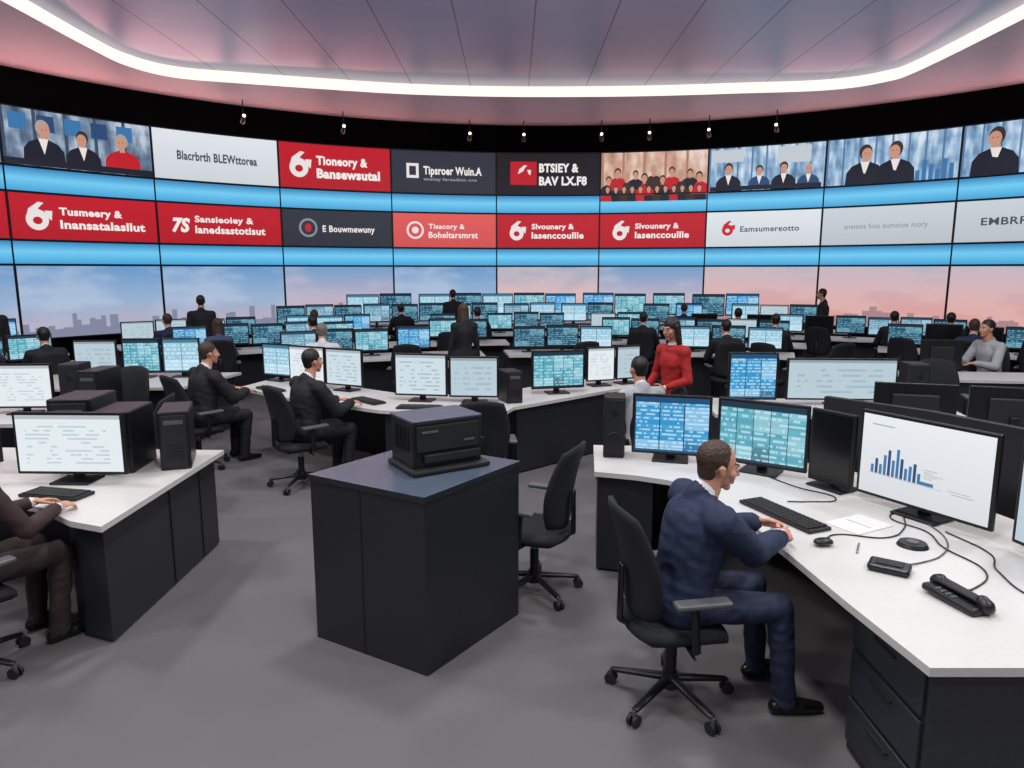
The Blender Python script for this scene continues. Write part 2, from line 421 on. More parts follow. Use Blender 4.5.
# row 1
s = Scr(-5, 0, OF1); s.person(0, 0, 1.3, SU2, HR2, TW); s.done()
s = Scr(-4, 0, OF1); s.rect(-1.55, 0, 1.55, .14, SU2, 1)
for i in range(5): s.rect(-1.4+i*.55, .75, -1.05+i*.55, 1.1, [EBLUE, EBLUE2][i % 2], 1)
s.person(-.75, .08, 1.0, SU2, HR3, TW, .03); s.person(.05, .05, .9, SU2, HR2, TW, -.02); s.person(.9, .05, .95, RD2, HR3, None, -.02); s.done()
s = Scr(-3, 0, PALE); s.text('Blacrbrth BLEWttorea', 0, .50, .30, TB, 2.0, .014, 'CENTER'); s.done()
s = Scr(-2, 0, RED); s.logo(-1.02, .62, .36, TW, RED); s.text('Tioneory &', -.55, .66, .32, TW, 1.45, .018); s.text('Bansewsutal', -.55, .3, .34, TW, 1.8, .02); s.done()
s = Scr(-1, 0, SLATE); s.rect(-1.12, .42, -.76, .84, TW, 1); s.rect(-1.04, .5, -.84, .76, SLATE, 2); s.text('Tipsroer Wuin.A', -.62, .54, .32, TW, 1.75, .014); s.text('enenay fereedion ore', -.62, .36, .12, TG, 1.6); s.done()
s = Scr(0, 0, NIGHT); s.rect(-1.15, .28, -.35, .96, RED, 1); s.logo(-.75, .62, .24, TW, RED); s.text('BTSIEY &', -.28, .66, .34, TW, 1.2, .018); s.text('BAV LX.F8', -.28, .28, .34, TW, 1.45, .018); s.done()
s = Scr(1, 0, OF3)
for i in range(11):
    s.person(-1.32+i*.265, -.05+.16*(i % 2), .62+.08*(i % 3), [SU2, RD2, HR2][i % 3], [HR2, HR2, HR3][i % 3])
for i in range(12): s.person(-1.35+i*.245, -.22, .5, [RD2, SU2, HR2, SU2][i % 4], HR2)
s.done()
s = Scr(2, 0, OF2); s.rect(-1.5, .8, -.6, 1.15, PALE2, 1); s.rect(.3, .7, 1.2, 1.15, PALE2, 1)
s.person(-1.0, 0, .85, SU2, HR2, TW); s.person(-.15, .02, .72, EBLUE2, HR2, TW); s.person(.5, 0, .8, SU2, HR2, TW); s.person(1.15, 0, .7, EBLUE2, HR3, TW); s.rect(-1.5, 0, 1.5, .12, SU2, 4); s.done()
s = Scr(3, 0, OF2); s.person(-.6, 0, 1.1, SU2, HR2, TW, .03); s.person(.12, 0, 1.12, SU2, HR2, TW, -.03)
for i in range(6): s.rect(.6+i*.15, 0, .7+i*.15, .25+.12*((i*5) % 3), EBLUE, 1)
s.done()
s = Scr(4, 0, OF2); s.person(-.85, 0, 1.2, SU2, HR2, TW, -.03); s.rect(.1, .1, 1.5, .35, EBLUE2, 1); s.done()
s = Scr(5, 0, OF1); s.done()
# row 2
s = Scr(-5, 1, RED); s.done()
s = Scr(-4, 1, RED); s.logo(-1.02, .5, .32, TW, RED); s.text('Tusmeery &', -.58, .56, .23, TW, 1.35, .016); s.text('Inansatalasllut', -.58, .26, .26, TW, 1.85, .016); s.done()
s = Scr(-3, 1, RED); s.text('7S', -1.25, .3, .46, TW, .45, .02, shear=.2); s.text('Sansieoiey &', -.68, .55, .22, TW, 1.5, .014); s.text('lanedsastotisut', -.68, .27, .26, TW, 1.8, .014); s.done()
s = Scr(-2, 1, SLATE); s.disc(-.85, .5, .26, .26, TG, 1); s.disc(-.85, .5, .2, .2, SLATE, 2); s.disc(-.85, .5, .09, .12, TR, 3); s.text('E Bouwmewuny', -.45, .4, .25, TW, 1.5, .01); s.done()
s = Scr(-1, 1, SALM); s.disc(-.9, .5, .26, .26, TW, 1); s.disc(-.9, .5, .2, .2, SALM, 2); s.disc(-.9, .5, .1, .1, TW, 3); s.text('Tisacory &', -.5, .55, .2, TW, 1.1, .01); s.text('Boheltarsmrst', -.5, .28, .25, TW, 1.5, .01); s.done()
for k in (0, 1):
    s = Scr(k, 1, RED); s.logo(-.95, .5, .3, TW, RED); s.text('Slvounery &', -.5, .56, .22, TW, 1.3, .014); s.text('Iasenccoullle', -.5, .28, .26, TW, 1.6, .014); s.done()
s = Scr(2, 1, PALE); s.logo(-.95, .52, .22, TR, PALE); s.text('Eamsumereotto', -.6, .42, .22, TB, 1.6, .008); s.done()
s = Scr(3, 1, PALE2); s.text('anemos hoo eumoiue mory', 0, .42, .2, TG, 2.0, .004, 'CENTER'); s.done()
s = Scr(4, 1, PALE2); s.text('EMBRRWECY', -1.0, .4, .25, TB, 1.9, .008); s.done()
s = Scr(5, 1, PALE); s.done()
# row 3 skies
for k, m in zip(range(-6, 7), (0, 0, 0, 0, 1, 0, 2, 1, 3, 3, 3, 1, 1)):
    s = Scr(k, 2, SK[m]); s.skyline(SKL if m < 2 else SKL2, k+20); s.done()
for k in (-6, 6):
    Scr(k, 0, OF1).done(); Scr(k, 1, PALE2).done()
# cyan bands between rows
mb = MB()
for z0, z1 in ((3.87, 4.37), (2.29, 2.78)):
    for k in range(-6, 7):
        for i in range(8):
            u0 = k*ANG+(-.5+.006+i*.9885/8)*ANG; u1 = k*ANG+(-.5+.006+(i+1)*.9885/8)*ANG
            mb.add([arc(u0, z0), arc(u1, z0), arc(u1, z1), arc(u0, z1)], [(0, 1, 2, 3)], M_CYAN, None, False, [[(0, 0), (1, 0), (1, 1), (0, 1)]])
mb.build('luminous_band')
# little track spotlights on the soffit
M_LENS = emis('lamp_lens', (255, 236, 214), 4.)
for dph in (-.62, -.43, -.17, -.055, .11, .21, .33, .46):
    mb = MB(); mb.cyl((0, 0, 0), (0, 0, -.40), .015, .015, M_BLACK, 8); mb.cone((0, -.03, -.44), (0, .09, -.52), .05, .065, M_BLACK, n=12)
    mb.cyl((0, -.08, -.41), (0, -.1, -.40), .04, .04, M_LENS, 12)
    x, y, z = arc(dph, CEIL, .6)
    mb.build('track_spotlight', (x, y, z), -math.degrees(dph))

# ------------------------------------------------------------ furniture
def chair_mesh():
    mb = MB()
    for i in range(5):
        a = 2*math.pi*i/5+.3
        d = Vector((math.cos(a), math.sin(a), 0))
        mb.cone(d*.03+Vector((0, 0, .115)), d*.30+Vector((0, 0, .078)), (.026, .02), (.018, .013), M_BLACK, side=(-d.y, d.x, 0))
        e = d*.31; t = Vector((-d.y, d.x, 0))
        mb.cyl(e+Vector((0, 0, .08)), e+Vector((0, 0, .05)), .011, .011, M_GREY, 8)
        for sg in (-1, 1):
            c = e+t*sg*.016+Vector((0, 0, .03)); mb.cyl(c-t*.009, c+t*.009, .03, .03, M_BLACK2, 14)
    mb.cyl((0, 0, .07), (0, 0, .15), .045, .04, M_BLACK); mb.cyl((0, 0, .12), (0, 0, .30), .03, .03, M_BLACK); mb.cyl((0, 0, .28), (0, 0, .40), .018, .018, M_METAL)
    mb.box((0, -.03, .395), (.2, .3, .045), M_BLACK, .012)
    mb.cone((.1, 0, .39), (.27, 0, .37), .008, .008, M_BLACK, n=8)
    def seat(u, v):
        x = .25*u*math.sqrt(1-.32*v*v); y = .24*v*math.sqrt(1-.32*u*u)
        z = .425+.015*u*u-.028*max(0, v)**3
        return (x, y, z), (0, 0, 1)
    mb.sheet(seat, M_FAB, 12, 12, .085)
    def back(u, v):
        wd = .25*(1-.10*v) if v > 0 else .25*(1-.10*v*v)
        x = wd*u*math.sqrt(1-.30*v*v); z = .775+.285*v*math.sqrt(1-.22*u*u)
        y = -.235-.07*(v+1)*.5*(v+1)*.5-.02*v+.055*u*u+.02*(1-v*v)
        return (x, y, z), Vector((-.3*u, 1, .12)).normalized()
    mb.sheet(back, M_FAB, 12, 14, .045)
    mb.cone((0, -.14, .385), (0, -.275, .46), (.035, .014), (.035, .014), M_BLACK, side=(1, 0, 0))
    mb.cone((0, -.275, .46), (0, -.272, .74), (.035, .012), (.028, .012), M_BLACK, side=(1, 0, 0))
    for sg in (-1, 1):
        mb.cone((sg*.14, 0, .39), (sg*.285, 0, .41), (.025, .01), (.022, .01), M_BLACK, side=(0, 1, 0))
        mb.cone((sg*.285, 0, .41), (sg*.29, -.02, .63), (.022, .011), (.02, .011), M_BLACK, side=(0, 1, 0))
        mb.box((sg*.285, .02, .648), (.075, .27, .03), M_GREY, .013, seg=3)
    return mb.mesh('office_chair')
CHAIR = chair_mesh()
def chair(x, y, yaw): return place(CHAIR, 'office_chair', (x, y, 0), yaw)

MONC = {}
def monitor_mesh(w, h, m, lift=.08, chart=False):
    key = (w, h, m.name, lift, chart)
    if key in MONC: return MONC[key]
    mb = MB(); bz = .02; cz = lift+h/2
    mb.box((0, 0, cz), (w+2*bz, .03, h+2*bz), M_BLACK, .006)
    mb.box((0, .025, cz), (w*.6, .035, h*.6), M_BLACK2, .012)
    mb.quad([(-w/2, -.0165, lift), (w/2, -.0165, lift), (w/2, -.0165, lift+h), (-w/2, -.0165, lift+h)], m)
    mb.box((0, .055, lift*.5+.06), (.07, .025, lift+.16), M_BLACK, .006)
    mb.box((0, .03, .008), (.26, .2, .016), M_BLACK, .006)
    if chart:
        y = -.018
        def q(x0, z0, x1, z1, mm): mb.quad([(x0, y, z0), (x1, y, z0), (x1, y, z1), (x0, y, z1)], mm)
        hs = [.05, .09, .06, .12, .155, .10, .17, .12, .07, .09, .11, .06]
        for i, hh in enumerate(hs):
            x = -w/2+.07+i*.026; q(x, lift+.13, x+.018, lift+.13+hh, EBLUE2 if i % 3 == 1 else EBLUE)
        q(-w/2+.06, lift+.125, w/2-.25, lift+.128, EGREY)
        for i in range(5): q(w/2-.36, lift+.17+i*.012, w/2-.36+.05+.03*(i % 3), lift+.174+i*.012, EGREY)
        q(w/2-.38, lift+.13, w/2-.3, lift+.15, EBLUE); q(w/2-.2, lift+.12, w/2-.08, lift+.125, EGREY)
        q(w/2-.22, lift+.135, w/2-.1, lift+.139, EGREY); q(-w/2+.06, lift+h-.06, -w/2+.2, lift+h-.052, EGREY)
    me = mb.mesh('desktop_monitor'); MONC[key] = me; return me
def mon(x, y, yaw, w=.55, h=.36, m=DOC, z=.75, lift=.08, chart=False):
    return place(monitor_mesh(w, h, m, lift, chart), 'desktop_monitor', (x, y, z), yaw)
def mon2(x0, y0, x1, y1, h, m, lift=.08, chart=False):
    w = math.hypot(x1-x0, y1-y0)-.04
    return mon((x0+x1)/2, (y0+y1)/2, math.degrees(math.atan2(y1-y0, x1-x0)), round(w, 2), h, m, .75, lift, chart)

def desk(top, cabs=(), panels=(), name='office_desk', z=.75, th=.035):
    mb = MB(); mb.prism(top, z-th, z, M_WHITE)
    for c in cabs: mb.prism(c, .02, z-th, M_DARK)
    for (x0, y0, x1, y1) in panels:
        L_ = math.hypot(x1-x0, y1-y0); nx = -(y1-y0)/L_*.02; ny = (x1-x0)/L_*.02
        mb.prism([(x0-nx, y0-ny), (x1-nx, y1-ny), (x1+nx, y1+ny), (x0+nx, y0+ny)], 0., z-th, M_DARK)
    return mb

# foreground right desk
top = [(.58, 4.76), (.85, 4.67), (1.05, 4.56), (1.18, 4.42), (1.26, 4.2), (1.33, 3.8), (1.385, 3.3), (1.43, 2.8), (1.49, 2.3), (2.9, 2.3), (2.95, 3.4), (2.75, 4.2), (2.35, 4.85), (1.75, 5.3), (1.2, 5.48), (.66, 5.52)]
mb = desk(top, [[(.61, 4.80), (.98, 4.68), (1.1, 5.2), (.68, 5.42)]],
          [(.7, 5.46, 1.2, 5.42), (1.2, 5.42, 1.73, 5.24), (1.73, 5.24, 2.3, 4.8), (2.3, 4.8, 2.69, 4.18), (2.69, 4.18, 2.88, 3.4), (2.88, 3.4, 2.84, 2.36), (1.995, 2.34, 2.84, 2.34)])
mb.build('office_desk')
# drawer pedestal (fronts face the seated man)
mb = MB(); mb.box((1.755, 2.62, .355), (.46, .54, .70), M_DARK, .004)
for z0, z1 in ((.05, .27), (.28, .50), (.51, .69)):
    mb.box((1.518, 2.62, (z0+z1)/2), (.018, .52, z1-z0-.012), M_DARK2, .004)
    mb.box((1.506, 2.62, z1-.045), (.012, .16, .012), M_LINE, .003)
mb.box((1.755, 2.345, .355), (.46, .012, .69), M_DARK2, .003)
mb.build('drawer_pedestal')
# monitors on the right desk
mon2(.90, 5.12, 1.45, 4.97, .41, TB1, .07)
mon2(1.48, 4.91, 1.98, 4.55, .42, TB2, .07)
mon2(2.14, 4.18, 2.51, 3.48, .48, EWHITE, .07, True)
mon2(2.53, 3.36, 2.67, 2.64, .48, DOC3, .07)
def speaker(x, y, yaw, w=.2, d=.22, h=.5):
    mb = MB(); mb.box((0, 0, h/2), (w, d, h), M_BLACK2, .015, seg=3)
    mb.box((0, -d/2-.004, h/2), (w*.86, .012, h*.9), M_FAB, .004)
    mb.cyl((0, -d/2-.008, h*.32), (0, -d/2-.014, h*.32), w*.34, w*.3, M_BLACK); mb.cyl((0, -d/2-.008, h*.74), (0, -d/2-.014, h*.74), w*.16, w*.14, M_BLACK)
    mb.build('loudspeaker', (x, y, .75), yaw)
mon2(1.985, 4.52, 2.14, 4.24, .44, OFFS, .05)
speaker(.78, 5.22, -8, .16, .2, .47)
# partition screen behind the right desk
mb = MB()
pp = [(2.35, 5.15), (2.8, 4.6), (3.12, 3.9), (3.25, 3.0)]
for (x0, y0), (x1, y1) in zip(pp[:-1], pp[1:]):
    L_ = math.hypot(x1-x0, y1-y0); nx = -(y1-y0)/L_*.03; ny = (x1-x0)/L_*.03
    mb.prism([(x0-nx, y0-ny), (x1-nx, y1-ny), (x1+nx, y1+ny), (x0+nx, y0+ny)], 0, 1.22, M_BLACK2)
mb.build('desk_partition')
# keyboard
def keyboard(x, y, yaw, z=.75, w=.46):
    mb = MB(); mb.box((0, 0, .012), (w, .16, .02), M_BLACK, .005)
    nx = 17
    for r in range(5):
        for c in range(nx):
            if r == 0 and 4 < c < 11: continue
            mb.box((-w/2+.02+(c+.5)*(w-.04)/nx, -.058+r*.029, .025), ((w-.04)/nx*.84, .023, .009), M_BLACK2, .002, seg=1)
    mb.box((-w/2+.02+8*(w-.04)/nx, -.058, .025), ((w-.04)/nx*5.8, .023, .009), M_BLACK2, .002, seg=1)
    return mb.build('keyboard', (x, y, z), yaw)
keyboard(1.56, 3.86, -68, w=.56)
def mouse(x, y, yaw, z=.75):
    mb = MB()
    def f(u, v):
        a = .03*u*math.sqrt(1-.4*v*v); b_ = .052*v*math.sqrt(1-.4*u*u)
        return (a, b_, .014+.012*(1-u*u*.6)*(1-v*v*.7)), (0, 0, 1)
    mb.sheet(f, M_BLACK, 8, 8, .024); mb.cyl((-.004, .025, .036), (.004, .025, .036), .008, .008, M_GREY, 10)
    mb.build('computer_mouse', (x, y, z+.004), yaw)
mouse(1.60, 3.42, -80)
# compact desk telephone: wedge body with the handset resting along it
mb = MB()
mb.box((0, 0, .022), (.13, .26, .034), M_BLACK, .014, seg=3, rx=-.05)
mb.cone((-.012, -.11, .058), (-.012, .10, .050), (.030, .015), (.026, .013), M_BLACK2, side=(1, 0, 0))
mb.cone((-.012, -.115, .045), (-.012, -.10, .055), .030, .028, M_BLACK); mb.cone((-.012, .12, .036), (-.012, .105, .05), .034, .028, M_BLACK)
for r in range(4):
    for c in range(2): mb.box((.034+c*.016, -.06+r*.026, .043-r*.0012), (.011, .016, .006), M_GREY, .001, seg=1)
mb.build('desk_telephone', (1.90, 2.80, .75), 196)
mb = MB(); mb.box((0, 0, .020), (.18, .12, .036), M_BLACK, .016, seg=3); mb.box((0, 0, .040), (.12, .07, .006), M_BLACK2, .003); mb.build('card_reader', (1.78, 3.12, .75), -35)
mb = MB(); mb.cyl((0, 0, 0), (0, 0, .02), .075, .065, M_BLACK, 28); mb.cyl((0, 0, .02), (0, 0, .026), .03, .028, M_GREY, 20); mb.build('conference_puck', (2.06, 3.42, .75))
mb = MB(); mb.cone((-.07, 0, .005), (.07, 0, .005), .005, .004, M_METAL, n=8); mb.cone((.07, 0, .005), (.08, 0, .005), .003, .001, M_BLACK, n=8); mb.build('ballpoint_pen', (1.76, 3.38, .75), 60)
M_PAPER = mat('paper', (214, 214, 212), .8, noise=.02)
mb = MB(); mb.box((0, 0, .003), (.21, .29, .006), M_PAPER); mb.box((0, 0, .0068), (.15, .004, .0008), M_GREY); mb.build('notepad', (1.93, 3.72, .75), -62)
# cables on the right desk
def cable(pts_, name='power_cable', r=.004, m=M_BLACK):
    cu = bpy.data.curves.new(name, 'CURVE'); cu.dimensions = '3D'; cu.bevel_depth = r; cu.bevel_resolution = 2
    sp = cu.splines.new('BEZIER'); sp.bezier_points.add(len(pts_)-1)
    for p, q in zip(sp.bezier_points, pts_): p.co = q; p.handle_left_type = p.handle_right_type = 'AUTO'
    cu.materials.append(m); o = bpy.data.objects.new(name, cu); COL.objects.link(o); return o
cable([(2.30, 3.95, .755), (2.16, 3.82, .755), (2.24, 3.6, .755), (2.2, 3.4, .755), (2.22, 3.1, .755), (2.05, 2.92, .755), (1.96, 2.88, .758)])
cable([(1.72, 4.72, .755), (1.85, 4.4, .755), (2.0, 4.15, .755), (1.8, 4.1, .755), (1.68, 4.1, .757)])
cable([(1.64, 3.48, .757), (1.72, 3.56, .755), (1.98, 3.52, .755), (2.15, 3.66, .755), (2.25, 3.85, .757)])
cable([(2.32, 3.8, .755), (2.28, 3.5, .755), (2.12, 3.28, .755), (1.98, 3.2, .755), (1.88, 3.16, .76)], m=M_GREY)
cable([(2.45, 2.9, .755), (2.3, 2.8, .755), (2.28, 3.1, .755), (2.38, 3.3, .755), (2.34, 3.6, .757)])

# left desk
topL = [(-2.27, 5.36), (-2.27, 3.69), (-2.5, 3.78), (-2.8, 4.0), (-3.3, 4.2), (-4.3, 4.3), (-4.3, 5.45)]
mb = desk(topL, [[(-2.32, 5.28), (-2.32, 3.78), (-2.52, 3.86), (-2.62, 3.95), (-2.62, 5.28)]], [(-4.25, 5.35, -2.6, 5.25)])
mb.box((-2.316, 4.55, .36), (.006, .008, .68), M_LINE); mb.box((-2.316, 5.0, .36), (.006, .004, .68), M_LINE)
mb.build('office_desk')
mon2(-3.29, 4.52, -2.55, 4.50, .38, DOC, .08)
mon2(-4.2, 4.75, -3.6, 4.8, .38, DOC2, .08)
keyboard(-2.86, 4.23, -12, w=.42)
def tower(x, y, yaw, z=.75, s=(.2, .42, .42)):
    mb = MB(); mb.box((0, 0, s[2]/2), s, M_BLACK, .012, seg=3); mb.box((0, -s[1]/2-.003, s[2]*.5), (s[0]*.8, .01, s[2]*.88), M_BLACK2, .003)
    for i in range(5): mb.box((0, -s[1]/2-.009, s[2]*(.2+.06*i)), (s[0]*.6, .004, .008), M_LINE)
    mb.box((0, -s[1]/2-.009, s[2]*.82), (s[0]*.62, .006, .03), M_GREY, .002)
    mb.build('computer_tower', (x, y, z), yaw)
tower(-2.45, 5.0, 20); tower(-2.78, 4.9, 5, s=(.26, .4, .44)); tower(-3.15, 5.05, 5, s=(.3, .4, .5))

# central console cabinet
Kn, Kl, Kr, Kb = (-.45, 3.44), (-1.163, 3.86), (.05, 4.14), (-.663, 4.56)
mb = MB()
cx, cy = (Kl[0]+Kr[0])/2, (Kl[1]+Kr[1])/2
def ins(p, k): return (cx+(p[0]-cx)*k, cy+(p[1]-cy)*k)
mb.prism([ins(p, .985) for p in (Kl, Kn, Kr, Kb)], 0, .965, M_DARK)
mb.prism([Kl, Kn, Kr, Kb], .965, 1.0, M_DARK, mtop=M_KTOP)
def seam(a, b_, t0, z0=.0, z1=.965):
    A = ins(a, .985); B = ins(b_, .985); d = Vector((B[0]-A[0], B[1]-A[1], 0)); nrm = Vector((d.y, -d.x, 0)).normalized()
    p = Vector((A[0], A[1], 0))+d*t0; w_ = d.normalized()*.004
    q = [p-w_+nrm*.002, p+w_+nrm*.002]
    mb.add([(q[0].x, q[0].y, z0), (q[1].x, q[1].y, z0), (q[1].x, q[1].y, z1), (q[0].x, q[0].y, z1)], [(0, 1, 2, 3)], M_LINE)
seam(Kl, Kn, .46)
mb.build('console_cabinet')
# dark equipment box on it: wedge plinth, tall housing with slate lid, recessed face
mb = MB()
mb.box((0, -.02, .018), (.50, .38, .03), M_BLACK2, .010, seg=2)
for sx in (-.2, .2):
    for sy in (-.14, .14): mb.cyl((sx, sy, 0), (sx, sy, .01), .018, .018, M_BLACK2, 12)
mb.box((0, .01, .165), (.44, .32, .27), M_BLACK, .008, seg=2)
mb.box((0, .01, .304), (.45, .33, .012), M_KTOP, .004)
mb.box((0, -.155, .20), (.40, .012, .15), M_BLACK2, .004)
mb.box((.02, -.164, .085), (.36, .02, .05), M_BLACK2, .006)
mb.box((.13, -.163, .17), (.07, .006, .012), M_GREY, .002); mb.box((-.12, -.163, .24), (.10, .006, .014), M_GREY, .002)
for i in range(6): mb.box((-.223, -.08+i*.035, .19), (.006, .012, .14), M_LINE)
mb.build('equipment_box', (-.45, 4.08, 1.0), 32)

# empty chair
chair(.15, 4.47, 66)

# ------------------------------------------------------------ people
def blob(prims, vox, smooth=3, folds=0.):
    vs = []; fs = []
    for p in prims:
        v, f = rc_mesh(p[0], p[1], p[2], p[3], p[4], 16, 4)
        o = len(vs); vs += [tuple(x) for x in v]; fs += [tuple(o+j for j in q) for q in f]
    me = bpy.data.meshes.new('tmp'); me.from_pydata(vs, [], fs)
    o = bpy.data.objects.new('tmp', me); COL.objects.link(o)
    m = o.modifiers.new('r', 'REMESH'); m.mode = 'VOXEL'; m.voxel_size = vox
    if smooth:
        m2 = o.modifiers.new('s', 'SMOOTH'); m2.factor = .5; m2.iterations = smooth
    dg = bpy.context.evaluated_depsgraph_get()
    e = bpy.data.meshes.new_from_object(o.evaluated_get(dg))
    V = np.empty(len(e.vertices)*3); e.vertices.foreach_get('co', V); V = V.reshape(-1, 3)
    NR = [v.normal.copy() for v in e.vertices] if folds else None
    F = [tuple(p.vertices) for p in e.polygons]
    C = np.array([V[list(f)].mean(0) for f in F]) if F else np.zeros((0, 3))
    bpy.data.objects.remove(o); bpy.data.meshes.remove(me); bpy.data.meshes.remove(e)
    lab = np.zeros(len(F), int); best = np.full(len(F), 1e9)
    for p in prims:
        p0 = np.array(p[0], float); p1 = np.array(p[1], float)
        r0 = p[2] if isinstance(p[2], tuple) else (p[2], p[2]); r1 = p[3] if isinstance(p[3], tuple) else (p[3], p[3])
        a = p1-p0; L_ = max(np.linalg.norm(a), 1e-6); a = a/L_
        s = np.array(p[4], float) if p[4] else (np.array([1., 0, 0]) if abs(a[0]) < .8 else np.array([0, 1., 0]))
        u = s-a*s.dot(a); u /= np.linalg.norm(u); w = np.cross(a, u)
        q = C-p0; t = np.clip(q@a, 0, L_); k = t/L_
        ru = r0[0]+(r1[0]-r0[0])*k; rv = r0[1]+(r1[1]-r0[1])*k
        ex = (q@a)-t
        nn = np.sqrt((q@u/ru)**2+(q@w/rv)**2+(ex/np.minimum(ru, rv))**2)
        d = (nn-1)*np.minimum(ru, rv)
        m_ = d < best; best[m_] = d[m_]; lab[m_] = p[5]
    if folds:   # cloth folds: ridged noise pushed along the surface normal, clothes only
        cl = np.zeros(len(V), bool)
        for f, l in zip(F, lab):
            if l in (0, 1): cl[list(f)] = True
        for i in np.nonzero(cl)[0]:
            x, y, z = V[i]
            r_ = 1-2.2*abs(mnoise.noise(Vector((x*7+2, y*7+z*5, z*13-y*5))))
            r2 = mnoise.noise(Vector((x*16, y*16+z*8, z*22+9)))
            d = folds*(r_*.8+r2*.5)
            V[i] = (x+NR[i].x*d, y+NR[i].y*d, z+NR[i].z*d)
    return V, F, C, lab

def hand_prims(w, d, nrm, thumb, curl=.5, sc=1.):
    """w wrist point, d direction, nrm back-of-hand normal, thumb=+1/-1 side along d x n"""
    w = Vector(w); d = Vector(d).normalized(); nrm = Vector(nrm); nrm = (nrm-d*nrm.dot(d)).normalized(); a = d.cross(nrm)
    P = []
    kn = w+d*.088*sc
    P.append((w-d*.03*sc, w+d*.02*sc, (.026*sc, .02*sc), (.032*sc, .017*sc), tuple(a), 3))
    P.append((w+d*.02*sc, kn-d*.008*sc, (.033*sc, .016*sc), (.039*sc, .012*sc), tuple(a), 3))
    for i, (off, ln_) in enumerate(zip((.031, .0105, -.0105, -.030), (.070, .079, .073, .056))):
        o = kn+a*off*thumb*sc - d*.004*sc*abs(i-1); dd = d+a*thumb*(.10-.07*i); dd.normalize()
        seg = [.45, .31, .24]; p = o; ang = 0
        for j, sg in enumerate(seg):
            ang += curl*(.45, .8, .6)[j]*(1+.12*i)
            v = dd*math.cos(ang)-nrm*math.sin(ang)
            q = p+v*ln_*sg*sc*1.05
            P.append((tuple(p), tuple(q), (.0088-.0009*j)*sc, (.008-.0009*j)*sc, None, 3)); p = q
    b0 = w+d*.022*sc+a*thumb*.024*sc-nrm*.006*sc
    t1 = b0+(d*.6+a*thumb*.75-nrm*.25).normalized()*.042*sc
    t2 = t1+(d*.85+a*thumb*.25-nrm*.3).normalized()*.032*sc
    t3 = t2+(d*.9-nrm*.3).normalized()*.024*sc
    P += [(tuple(b0), tuple(t1), .015*sc, .0115*sc, None, 3), (tuple(t1), tuple(t2), .0112*sc, .010*sc, None, 3), (tuple(t2), tuple(t3), .010*sc, .0082*sc, None, 3)]
    return [(tuple(p[0]), tuple(p[1]), p[2], p[3], p[4], p[5]) for p in P]

def ik(s, e, l1, l2, pole):
    s = Vector(s); e = Vector(e); d = e-s; D = min(d.length, (l1+l2)*.999); u = d.normalized(); e = s+u*D
    a = (l1*l1-l2*l2+D*D)/(2*D); h = math.sqrt(max(0, l1*l1-a*a))
    p = Vector(pole); p = (p-u*p.dot(u)).normalized()
    return s+u*a+p*h, e

def col(name, rgb, rough=.8, noise=.12, ns=9): return mat(name, rgb, rough, noise=noise, nscale=ns, bump=.45, bdist=.03)
SKIN = mat('skin_fair', (198, 142, 118), .5, noise=.06, nscale=14, sss=.12); SKIND = mat('skin_tan', (180, 128, 104), .5, noise=.05, nscale=20, sss=.12)
LIP = mat('lips', (160, 90, 82), .4); EYEW = mat('eye_white', (215, 208, 200), .2); EYED = mat('iris_dark', (38, 28, 22), .2)
HBROWN = mat('hair_brown', (62, 42, 31), .6, noise=.4, nscale=90, bump=.6); HBLACK = mat('hair_black', (20, 17, 17), .5, noise=.3, nscale=90, bump=.5)
HGREY = mat('hair_grey', (120, 114, 108), .6, noise=.2, nscale=90, bump=.4); HBLOND = mat('hair_dark_blond', (70, 52, 36), .6, noise=.2, nscale=90, bump=.4)
NAVY = col('wool_navy', (27, 38, 68)); BLKS = col('wool_black', (19, 20, 25)); CHAR = col('wool_charcoal', (42, 44, 52)); NAVYT = col('trouser_navy', (28, 37, 64))
LAPN = col('lapel_navy', (18, 26, 48)); LAPB = col('lapel_black', (30, 31, 38))
REDC = col('cotton_red', (160, 26, 28)); MAROON = col('wool_maroon', (54, 36, 40)); LGREY = col('cotton_light_grey', (160, 162, 168)); SHIRT = col('cotton_white', (214, 216, 222)); TIE = col('silk_tie', (90, 30, 40), .4)
SHOE = mat('leather_black', (18, 16, 16), .25); BLUSH = col('cotton_blue', (60, 78, 108)); UMBER = col('trouser_umber', (44, 32, 34))

